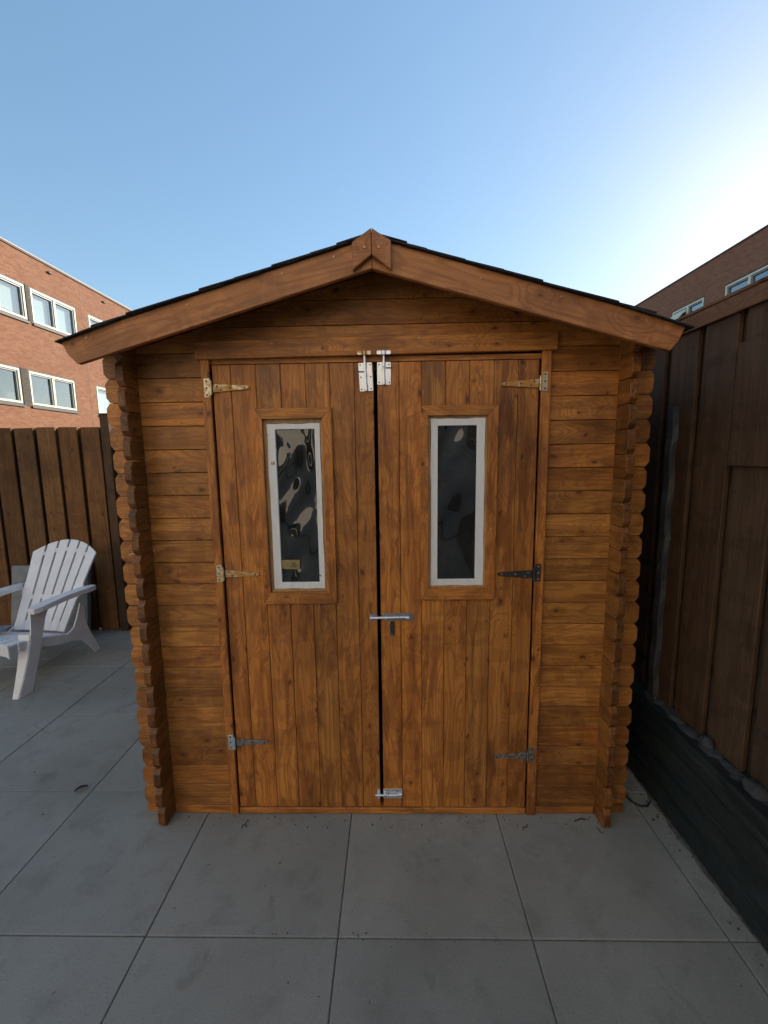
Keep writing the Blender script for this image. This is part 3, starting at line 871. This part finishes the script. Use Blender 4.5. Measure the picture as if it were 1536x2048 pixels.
XF = 1.20
fr_ = empty('tall_board_fence', (XF, 0, 0.38))
tag(fr_, 'tall dark brown board fence on the low wall at the right', 'fence')
bd = MB(); y = 0.29
while y > -4:
    bd.box(-0.018, 0, y - 0.155, y, 0.0 + 0.005, 1.60); y -= 0.19
y = 0.48
while y < 1.85:
    bd.box(-0.018, 0, y - 0.145, y, 0.005, 1.60); y += 0.19
bd.build('front_boards', FR, fr_, bevel=0.002)
bd = MB(); y = -4.0
while y < 1.85:
    bd.box(0.006, 0.024, y, y + 0.187, 0.005, 1.60); y += 0.19
bd.build('back_boards', FR, fr_, bevel=0.002)
rl = MB()
for z_ in (0.2, 0.9, 1.45): rl.box(0.026, 0.07, -4, 1.85, z_, z_ + 0.05)
each(rl, 'rail', FRY, fr_)
rl = MB(); rl.box(-0.032, -0.0185, -4, 1.85, 1.560, 1.618); rl.box(-0.036, 0.07, -4, 1.85, 1.6185, 1.631)
rl.build('cap_rail', FRY, fr_, bevel=0.002)
sbd = MB(); sbd.box(-0.040, -0.0195, -0.30, -0.088, 1.045, 1.45)
sbd.build('patch_board', FR, fr_, bevel=0.002)

gp = empty('grey_post', (1.178, 0.24, 0))
tag(gp, 'narrow grey post standing on the low wall between shed and fence', 'post')
pm = MB(); rr = random.Random(8); n = 40
ring_ = []
for k in range(n + 1):
    z_ = 0.36 + (1.66 - 0.36) * k / n
    wv = 0.004 * sin(k * 0.9) + rr.uniform(-.002, .002)
    ring_.append([(-0.022 + wv, -0.03 + wv, z_), (0.003, -0.03 - wv, z_), (0.003, 0.012, z_), (-0.022 + wv, 0.012 + wv, z_)])
vs = [p for q in ring_ for p in q]; fs = [(4 * k + i, 4 * k + (i + 1) % 4, 4 * k + 4 + (i + 1) % 4, 4 * k + 4 + i) for k in range(n) for i in range(4)] + [(0, 1, 2, 3), (4 * n, 4 * n + 1, 4 * n + 2, 4 * n + 3)]
pm.add(vs, fs); pm.build('post_shaft', GREYPOST, gp, bevel=0.002)
lk_ = MB(); lk_.tube([(-0.024, -0.01, 1.0), (-0.03, -0.014, 0.975), (-0.027, 0.0, 0.93)], 0.004)
lk_.build('wire_tie', HDARK, gp)
# upright dark sheet filling the gap behind the shed corner
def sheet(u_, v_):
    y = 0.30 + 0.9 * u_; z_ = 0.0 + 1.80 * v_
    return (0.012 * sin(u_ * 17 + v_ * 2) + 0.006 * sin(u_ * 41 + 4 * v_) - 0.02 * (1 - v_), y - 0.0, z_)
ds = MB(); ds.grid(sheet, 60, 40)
o = ds.build('gap_sheet', plain('black_sheet', (0.022, 0.024, 0.026), 0.6, var=0.2, scale=9), solid=0.003, smooth=True)
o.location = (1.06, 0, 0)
tag(o, 'black sheet filling the gap between shed and right fence', 'plastic sheet')
# ---------------------------------------------------------------- chair
ch = empty('garden_chair', (-2.56, 1.20, 0), radians(-5))
tag(ch, 'white slatted plastic garden chair in front of the brown board fence', 'chair')
# backrest: six fanned slats joined by bridges
NSL = 6
def back_pt(s_, t, dy=0.0):
    """s_ -1..1 across, t 0..1 up"""
    wdt = 0.20 + 0.065 * t
    top = 1.0 - 0.13 * s_ * s_ * t * t * 1.0
    tt = t * (1 + 0.0) * 1.0
    L_ = tt * (0.69 - 0.10 * s_ * s_ * t)
    y = 0.08 + L_ * 0.49 + dy - 0.03 * (1 - s_ * s_) * -1 * 0.6
    z_ = 0.255 + L_ * 0.87
    return (s_ * wdt, y, z_)
bk = MB()
def slat(a0, a1, t0, t1, n=10):
    bk.grid(lambda u_, v_: back_pt(a0 + (a1 - a0) * u_, t0 + (t1 - t0) * v_), 3, n)
gap = 0.052
for k in range(NSL):
    a0 = -1 + 2 * k / NSL; a1 = a0 + 2 / NSL
    slat(a0 + (gap / 2 if k else 0), a1 - (gap / 2 if k < NSL - 1 else 0), 0.0, 1.0, 16)
    if k < NSL - 1:
        for t0, t1 in ((0.0, 0.10), (0.33, 0.38), (0.86, 0.91)):
            slat(a1 - gap / 2, a1 + gap / 2, t0, t1, 2)
o = bk.build('backrest', PLASTIC, ch, smooth=False, solid=0.014, bevel=0.003)
# seat: slats running front to back, dipping towards the back
se = MB()
def seat_pt(s_, t):
    y = -0.33 + 0.43 * t; z_ = 0.355 - 0.125 * t ** 1.2 + 0.02 * (1 - t) ** 6 * -1
    return (s_ * 0.225, y, z_)
for k in range(6):
    a0 = -1 + k / 3 + (0.03 if k else 0); a1 = -1 + (k + 1) / 3 - (0.03 if k < 5 else 0)
    se.grid(lambda u_, v_: seat_pt(a0 + (a1 - a0) * u_, v_), 2, 10)
for t0 in (0.0, 0.5, 0.93):
    se.grid(lambda u_, v_: tuple(c - (0.001 if i == 2 else 0) for i, c in enumerate(seat_pt(-0.9 + 1.8 * u_, t0 + 0.07 * v_))), 8, 1)
se.build('seat', PLASTIC, ch, solid=0.012, bevel=0.003)
# seat side skirts + front apron with arch
ap = MB()
pts = [(-0.225, 0.35), (0.225, 0.35), (0.225, 0.26)]
for k in range(9):
    a = k / 8; pts.append((0.20 - 0.40 * a, 0.275 + 0.022 * sin(pi * a)))
pts.append((-0.225, 0.26))
ap.prism(pts, 1, -0.345, -0.333)
ap.build('front_apron', PLASTIC, ch, bevel=0.003)
for s_ in (-1, 1):
    # front leg: L section, from arm to ground, flaring at the foot
    lg_ = MB()
    n = 14
    for k in range(n):
        for q in (0,):
            t0, t1 = k / n, (k + 1) / n
        def prof(t):
            z_ = 0.515 * (1 - t)
            wd = 0.074 + 0.05 * (1 - t) ** 4 + 0.012 * t ** 3
            yb_ = -0.155 - 0.15 * t + 0.02 * sin(t * pi)
            return z_, yb_ - wd * 0.45, yb_ + wd * 0.6
        za, fa, ra = prof(t0); zb, fb_, rb_ = prof(t1)
        xo, xi = s_ * (0.258 - 0.01 * t0), s_ * (0.258 - 0.01 * t1)
        lg_.add([(xo, fa, za), (xo, ra, za), (xi, rb_, zb), (xi, fb_, zb)], [(0, 1, 2, 3)])
        if t0 > 0.28:
            ia, ib = s_ * (0.248 - 0.085 + 0.05 * t0), s_ * (0.248 - 0.085 + 0.05 * t1)
            lg_.add([(xo, fa, za), (ia, fa - 0.004, za), (ib, fb_ - 0.004, zb), (xi, fb_, zb)], [(0, 1, 2, 3)])
    lg_.build('front_leg', PLASTIC, ch, solid=0.009)
    # rear leg: from seat side sweeping back and down
    rl_ = MB()
    px_ = s_ * 0.235
    up = [(-0.29, 0.345), (-0.18, 0.322), (-0.06, 0.285), (0.06, 0.245), (0.12, 0.27), (0.155, 0.33), (0.20, 0.43), (0.235, 0.40), (0.225, 0.30), (0.255, 0.20), (0.305, 0.09), (0.345, 0.002), (0.295, 0.002), (0.235, 0.09), (0.18, 0.15), (0.10, 0.185), (0.0, 0.20), (-0.12, 0.24), (-0.29, 0.285)]
    # built in strips to stay planar and clean
    rl_.prism(up, 0, px_ - 0.006, px_ + 0.006)
    rl_.build('rear_leg', PLASTIC, ch, bevel=0.002)
    # armrest: flat paddle, wider at the front, with a turned-down lip
    ar = MB()
    out = []
    for t in [i / 12 for i in range(13)]:
        y = -0.205 + 0.48 * t
        wd = 0.040 - 0.004 * t
        xc_ = s_ * (0.265 + 0.028 * t)
        out.append((xc_, y, 0.530 + 0.012 * sin(pi * t) + 0.012 * t, wd))
    vs = []
    for (xc_, y, z_, wd) in out: vs += [(xc_ - wd, y, z_ - 0.032), (xc_ - wd, y, z_), (xc_ + wd, y, z_), (xc_ + wd, y, z_ - 0.032)]
    for i_, k_ in ((0, 0.55), (1, 0.9), (len(out) - 1, 0.5), (len(out) - 2, 0.88)):
        xc_ = out[i_][0]
        for q in range(4):
            v_ = vs[4 * i_ + q]; vs[4 * i_ + q] = (xc_ + (v_[0] - xc_) * k_, v_[1], v_[2])
    fs = [(4 * i + q, 4 * i + q + 1, 4 * i + q + 5, 4 * i + q + 4) for i in range(len(out) - 1) for q in range(3)]
    L0 = 4 * (len(out) - 1)
    fs += [(0, 1, 2, 3), (L0, L0 + 1, L0 + 2, L0 + 3)]
    ar.add(vs, fs)
    # curved gusset joining arm to backrest
    ar.build('armrest', PLASTIC, ch, solid=0.008, bevel=0.003, seg=2)
    gu = MB()
    def gus(u_, v_):
        a = u_ * pi / 2
        p0 = Vector((s_ * 0.27, 0.255, 0.535)); p1 = Vector(back_pt(s_, 0.56))
        b0 = Vector(back_pt(s_ * 0.98, 0.36)); 
        edge = p0 * (1 - u_) ** 2 + b0 * 2 * u_ * (1 - u_) * 0.5 + p0 * u_ * (1 - u_) * 1.0 + p1 * u_ ** 2
        return tuple(edge * (1 - v_) + b0 * v_)
    gu.grid(gus, 8, 3)
    gu.build('arm_gusset', PLASTIC, ch, solid=0.010)
# blue cloth on the seat
cl = MB()
def cloth(u_, v_):
    h = 0.05 * sin(pi * u_) * sin(pi * v_) + 0.012 * sin(9 * u_ + 4 * v_) + 0.010 * sin(17 * v_ - 6 * u_) + 0.006 * sin(31 * u_)
    return (-0.13 + 0.26 * u_, -0.14 + 0.24 * v_ + 0.01 * sin(7 * u_), 0.02 + max(h, -0.002))
cl.grid(cloth, 26, 26)
o = cl.build('folded_cloth', plain('blue_cloth', (0.20, 0.27, 0.36), 0.9, var=0.35, scale=9), smooth=True, solid=0.006)
o.location = (-2.79, 1.10, 0.312)
tag(o, 'crumpled blue grey cloth lying on the white chair seat', 'cloth')

# paving slab leaning on the fence
sb_ = MB(); sb_.box(-0.325, 0.325, -0.02, 0.02, 0.0, 0.60)
o = sb_.build('paving_slab', SLABG, bevel=0.003)
o.location = (-2.87, 1.745, 0.003); o.rotation_euler = (radians(-9), 0, 0)
tag(o, 'spare grey paving slab leaning on the fence behind the chair', 'slab')

# small litter
lf = MB()
def leaf(u_, v_):
    wd = 0.010 * sin(pi * max(0.02, min(.98, v_)))
    return ((u_ - .5) * 2 * wd + 0.012 * sin(v_ * 2.2), 0.05 * v_, 0.003 + 0.006 * abs(u_ - .5) * 2 + 0.009 * sin(pi * v_))
lf.grid(leaf, 4, 10)
o = lf.build('dry_leaf', plain('dry_leaf_brown', (0.035, 0.025, 0.018), 0.8), solid=0.001)
o.location = (-1.437, 0.10, 0.001); o.rotation_euler = (0, 0, radians(-38))
tag(o, 'curled dark leaf on a patio joint left of the shed', 'leaf')
tw = MB(); tw.tube([(0.99, 0.11, 0.006), (1.0, 0.055, 0.005), (1.025, 0.028, 0.006), (1.055, 0.03, 0.005), (1.08, 0.052, 0.008)], 0.0035)
o = tw.build('cable_end', plain('black_cable', (0.015, 0.015, 0.015), 0.5)); tag(o, 'short black cable end curling on the patio by the low wall', 'cable')
tw = MB(); tw.tube([(0, 0, 0.003), (0.03, 0.012, 0.004), (0.05, 0.008, 0.003)], 0.0022)
o = tw.build('twig', plain('twig_brown', (0.06, 0.045, 0.03), 0.9)); o.location = (0.72, -0.045, 0.0); tag(o, 'small twig on the paving in front of the right shed wall', 'twig')
pc = MB(); pc.box(-0.018, 0.018, -0.006, 0.006, 0.001, 0.006)
o = pc.build('paper_scrap', plain('paper_white', (0.5, 0.5, 0.48), 0.8), bevel=0.002); o.location = (-2.60, 1.36, 0); o.rotation_euler = (0, 0, 0.7)
tag(o, 'pale paper scrap on the paving under the white chair', 'litter')

cr = MB(); rr = random.Random(77)
def crumb(x, y, a, hgt=0.5):
    th = rr.uniform(0, 3.14); n = rr.choice((4, 5, 6)); pts = []
    el = rr.uniform(0.35, 1.0)
    for k in range(n):
        q = 2 * pi * k / n; ra = a * rr.uniform(.7, 1.2)
        u_, v_ = ra * cos(q), ra * sin(q) * el
        pts.append((x + u_ * cos(th) - v_ * sin(th), y + u_ * sin(th) + v_ * cos(th)))
    cr.prism(pts, 2, 0.0005, 0.001 + a * hgt)
for i in range(90): crumb(rr.uniform(-2.4, 1.05), rr.uniform(-1.3, 1.6), rr.uniform(0.0012, 0.0042))
for i in range(70): crumb(rr.uniform(-0.9, 0.85), -0.02 - abs(rr.gauss(0, 0.03)), rr.uniform(0.001, 0.004))
for i in range(60): crumb(1.085 - abs(rr.gauss(0, 0.03)), rr.uniform(-1.2, 0.3), rr.uniform(0.001, 0.005))
for i in range(25): crumb(rr.uniform(-0.45, 0.4), -0.466 + rr.gauss(0, 0.01), rr.uniform(0.001, 0.0025))
tag(cr.build('soil_crumbs', plain('soil_crumb', (0.07, 0.06, 0.05), 0.95, var=0.6, scale=9)), kind='stuff')
for (lx, ly, rz_, sc_l) in ((0.50, -0.085, 0.7, .8), (0.81, -0.10, 2.1, .7), (-0.62, -0.08, 1.2, .6)):
    lf = MB(); lf.tube([(0, 0, 0.002), (0.018 * sc_l, 0.006, 0.003), (0.03 * sc_l, -0.003, 0.002), (0.047 * sc_l, 0.002, 0.003)], 0.0014)
    o = lf.build('twig', bpy.data.materials['twig_brown']); o.location = (lx, ly, 0); o.rotation_euler = (0, 0, rz_)
    tag(o, {0.50: 'thin curled twig on the paving below the right door hinge', 0.81: 'thin twig on the paving at the foot of the right shed corner', -0.62: 'thin twig on the paving at the foot of the left door jamb'}[lx], 'twig', 'twigs by the shed')

# ---------------------------------------------------------------- houses
def house_window(H, face, sgn, y0, y1, z0, z1, mull=True, blind=0.0, sill=True, seed=0):
    """window in a wall in the plane x=face; sgn = direction the wall faces"""
    fw_ = 0.062
    X = lambda d: face + sgn * d
    def bx(mb, d0, d1, a, b, c, d):
        x0, x1 = sorted((X(d0), X(d1))); mb.box(x0, x1, a, b, c, d)
    m = MB(); q = 0.05
    bx(m, -0.11, -0.005, y0 - q, y1 + q, z0 - q, z0); bx(m, -0.11, -0.005, y0 - q, y1 + q, z1, z1 + q)
    bx(m, -0.11, -0.005, y0 - q, y0, z0, z1); bx(m, -0.11, -0.005, y1, y1 + q, z0, z1)
    win = m.build('window', DARKSILL, H)
    m = MB()
    bx(m, -0.09, 0.01, y0, y1, z0, z0 + fw_); bx(m, -0.09, 0.01, y0, y1, z1 - fw_, z1)
    bx(m, -0.09, 0.01, y0, y0 + fw_, z0 + fw_, z1 - fw_); bx(m, -0.09, 0.01, y1 - fw_, y1, z0 + fw_, z1 - fw_)
    ym = (y0 + y1) / 2
    if mull: bx(m, -0.09, 0.008, ym - 0.045, ym + 0.045, z0 + fw_, z1 - fw_)
    m.build('frame', CREAM, win, bevel=0.004)
    s2 = MB()
    spans = [(y0 + fw_, ym - 0.045), (ym + 0.045, y1 - fw_)] if mull else [(y0 + fw_, y1 - fw_)]
    for a, b in spans:
        t_ = 0.05
        c, d = z0 + fw_, z1 - fw_
        bx(s2, -0.085, -0.02, a, b, d - t_, d); bx(s2, -0.085, -0.02, b - t_, b, c, d - t_); bx(s2, -0.085, -0.02, a, a + 0.02, c, d - t_)
    s2.build('sash', SASH, win)
    g2 = MB()
    for a, b in spans: bx(g2, -0.075, -0.070, a, b, z0 + fw_, z1 - fw_)
    each(g2, 'pane', HGLASS, win)
    r_ = MB(); bx(r_, -1.0, -0.95, y0 - .3, y1 + .3, z0 - .3, z1 + .3)
    r_.build('room', ROOM, win)
    if blind > 0:
        rr_ = random.Random(seed); b2 = MB()
        for a, b in spans:
            c = z0 + (z1 - z0) * (1 - blind)
            bx(b2, -0.20, -0.19, a + rr_.uniform(0, .25) * (b - a), b - rr_.uniform(0, .12) * (b - a), c, z1)
        each(b2, 'blind', BLIND, win)
    if sill:
        s3 = MB(); bx(s3, -0.09, 0.05, y0 - 0.04, y1 + 0.06, z0 - 0.115, z0 - 0.052); s3.build('sill', DARKSILL, win)
    return win

def wall_with_holes(face, sgn, ya, yb, za, zb, holes, thick=0.3):
    """brick skin with real openings: a grid of cells, those inside a hole left out"""
    Y = sorted({ya, yb} | {h[0] for h in holes} | {h[1] for h in holes})
    Z = sorted({za, zb} | {h[2] for h in holes} | {h[3] for h in holes})
    m = MB(); x0, x1 = sorted((face, face - sgn * thick))
    # merge into columns: for each y interval, z spans not in a hole
    for a, b in zip(Y[:-1], Y[1:]):
        mid = (a + b) / 2
        cuts = sorted((h[2], h[3]) for h in holes if h[0] < mid < h[1])
        z_ = za
        for c, d in cuts:
            m.box(x0, x1, a, b, z_, c); z_ = d
        m.box(x0, x1, a, b, z_, zb)
    return m

HL = empty('brick_house', (-12, 14, 0))
HL.location = (0, 0, 0)
tag(HL, 'sunlit red brick row house behind the left fence', 'house')
up = [(8.75, 10.75), (10.95, 12.97), (13.22, 15.25), (15.98, 18.0), (19.0, 21.0)]
lo = [(8.2, 10.2), (10.38, 12.40), (12.77, 14.80), (16.03, 17.3), (18.6, 20.6)]
holes = []
for a, b in up: holes.append((a - .05, b + .05, 6.06 - .05, 7.14 + .05))
for a, b in lo: holes.append((a - .05, b + .05, 3.30 - .05, 4.39 + .05))
m = wall_with_holes(-12, 1, 2.0, 30.0, -0.1, 8.20, holes)
m.box(-20, -12.3, 2.0, 2.3, -0.1, 8.2); m.box(-20, -12.3, 29.7, 30.0, -0.1, 8.2)
m.box(-20, -19.7, 2.3, 29.7, -0.1, 8.2)
m.build('wall', BRICK, HL)
m = MB(); m.box(-19.7, -12.3, 2.3, 29.7, 7.7, 7.9); rf = m.build('roof', plain('flat_roof_felt', (0.08, 0.08, 0.08), 0.9), HL)
m = MB(); m.box(-12.32, -11.96, 1.97, 30.03, 8.201, 8.235); m.build('coping_edge', COPDK, HL)
m = MB(); m.box(-12.34, -11.94, 1.95, 30.05, 8.2352, 8.275); m.build('coping', COPING, HL)
m = MB()
for z0, z1, a, b in ((6.0, 7.19, 13.02, 13.17), (3.24, 4.44, 12.45, 12.72)): m.box(-12.0, -11.988, a, b, z0, z1)
for z0, z1, a, b in ((6.0, 7.19, 10.8, 10.9), (3.24, 4.44, 10.25, 10.33)): m.box(-12.0, -11.988, a, b, z0, z1)
each(m, 'dark_brick_panel', BRICK_D, HL)
for i, (a, b) in enumerate(up): house_window(HL, -12, 1, a, b, 6.06, 7.14, True, (0.9, .85, 0.97, 0.5, .6)[i], seed=i)
for i, (a, b) in enumerate(lo): house_window(HL, -12, 1, a, b, 3.30, 4.39, i != 3, (0.3, .0, 0.0, 1.0, .4)[i], seed=i + 9)
for y, z_ in ((14.15, 8.02), (17.0, 8.0), (11.2, 8.02)):
    v = MB(); v.box(-12.0, -11.93, y - .09, y + .09, z_ - .045 - .03, z_ + .02 - .03); v.build('vent', COPDK, HL, bevel=0.02)
v = MB(); v.box(-11.9995, -11.995, 15.62, 15.635, -0.1, 8.19); v.build('expansion_joint', COPDK, HL)

HR = empty('brick_house', (0, 0, 0))
tag(HR, 'shaded brick row house above the right fence', 'house')
wr = [(15.83, 17.65), (12.70, 14.76), (9.6, 11.6), (18.9, 20.9)]
holes = [(a - .05, b + .05, 6.1 - .05, 7.27 + .05) for a, b in wr]
m = wall_with_holes(12, -1, 4.0, 34.0, -0.1, 8.47, holes)
m.box(12.3, 20, 4.0, 4.3, -0.1, 8.47); m.box(12.3, 20, 33.7, 34, -0.1, 8.47); m.box(19.7, 20, 4.3, 33.7, -0.1, 8.47)
m.build('wall', BRICK, HR)
m = MB(); m.box(12.3, 19.7, 4.3, 33.7, 7.9, 8.1); m.build('roof', bpy.data.materials['flat_roof_felt'], HR)
m = MB(); m.box(11.96, 12.34, 3.97, 34.03, 8.471, 8.52); m.build('coping_edge', COPDK, HR)
for i, (a, b) in enumerate(wr): house_window(HR, 12, -1, a, b, 6.1, 7.27, True, 0.0, seed=i + 30)
# open top-hung casement tilting out of one window
oc = MB(); oc.prism([(11.99, 7.12), (11.55, 6.62), (11.52, 6.65), (11.96, 7.15)], 1, 16.78, 17.55)
oc.build('open_casement', CREAM, HR, bevel=0.01)


# the house whose garden this is: its sunlit garden front throws warm light back and shows in the panes
HB = empty('rendered_house', (0, 0, 0))
tag(HB, 'pale rendered house behind the viewpoint mirrored in the shed windows', 'house')
REND = plain('cream_render', (0.76, 0.67, 0.55), 0.85, var=0.06, scale=1.5)
m = MB()
holes = [(-4.0, -1.6), (0.6, 2.9)]
m.box(-13, 1.4, -6.6, -6.3, 2.5, 3.3); m.box(-13, 1.4, -6.6, -6.3, 4.7, 8.6)
xs_ = [-13, -10, -8, -4.2, -1.8, 1.4]
for a, b in zip(xs_[0::2], xs_[1::2]):
    m.box(a, b, -6.6, -6.3, 3.3, 4.7); m.box(a, b, -6.6, -6.3, -0.05, 2.5)
m.box(-13, -12.7, -14, -6.6, -0.05, 8.6); m.box(1.1, 1.4, -14, -6.6, -0.05, 8.6); m.box(-13, 1.4, -14.3, -14, -0.05, 8.6)
m.build('wall', REND, HB)
m = MB(); m.box(1.45, 6.5, -9.0, -3.4, -0.05, 3.1)  # unseen block added to keep light off the right side
BX = empty('brick_blocker', (0, 0, 0)); tag(BX, 'dark brick outbuilding added unseen behind the viewpoint to darken the right side', 'blocker')
m.build('wall', BRICK_D, BX)
m = MB(); m.box(1.35, 6.6, -9.1, -3.3, 3.101, 3.2); m.build('roof', bpy.data.materials['flat_roof_felt'], BX)
m = MB(); m.box(-13.1, 1.5, -14.4, -6.2, 8.6, 8.75); m.build('roof', bpy.data.materials['flat_roof_felt'], HB)
for a, b in zip(xs_[1::2], xs_[2::2]):
    for z0, z1 in ((0.0, 2.5), (3.3, 4.7)):
        q = MB(); q.box(a, b, -6.5, -6.48, z0, z1); wq = q.build('window', HGLASS, HB)
        for c, d in ((a, a + .08), (b - .08, b), ((a + b) / 2 - .04, (a + b) / 2 + .04)):
            q = MB(); q.box(c, d, -6.47, -6.38, z0, z1); q.build('frame', CREAM, wq)
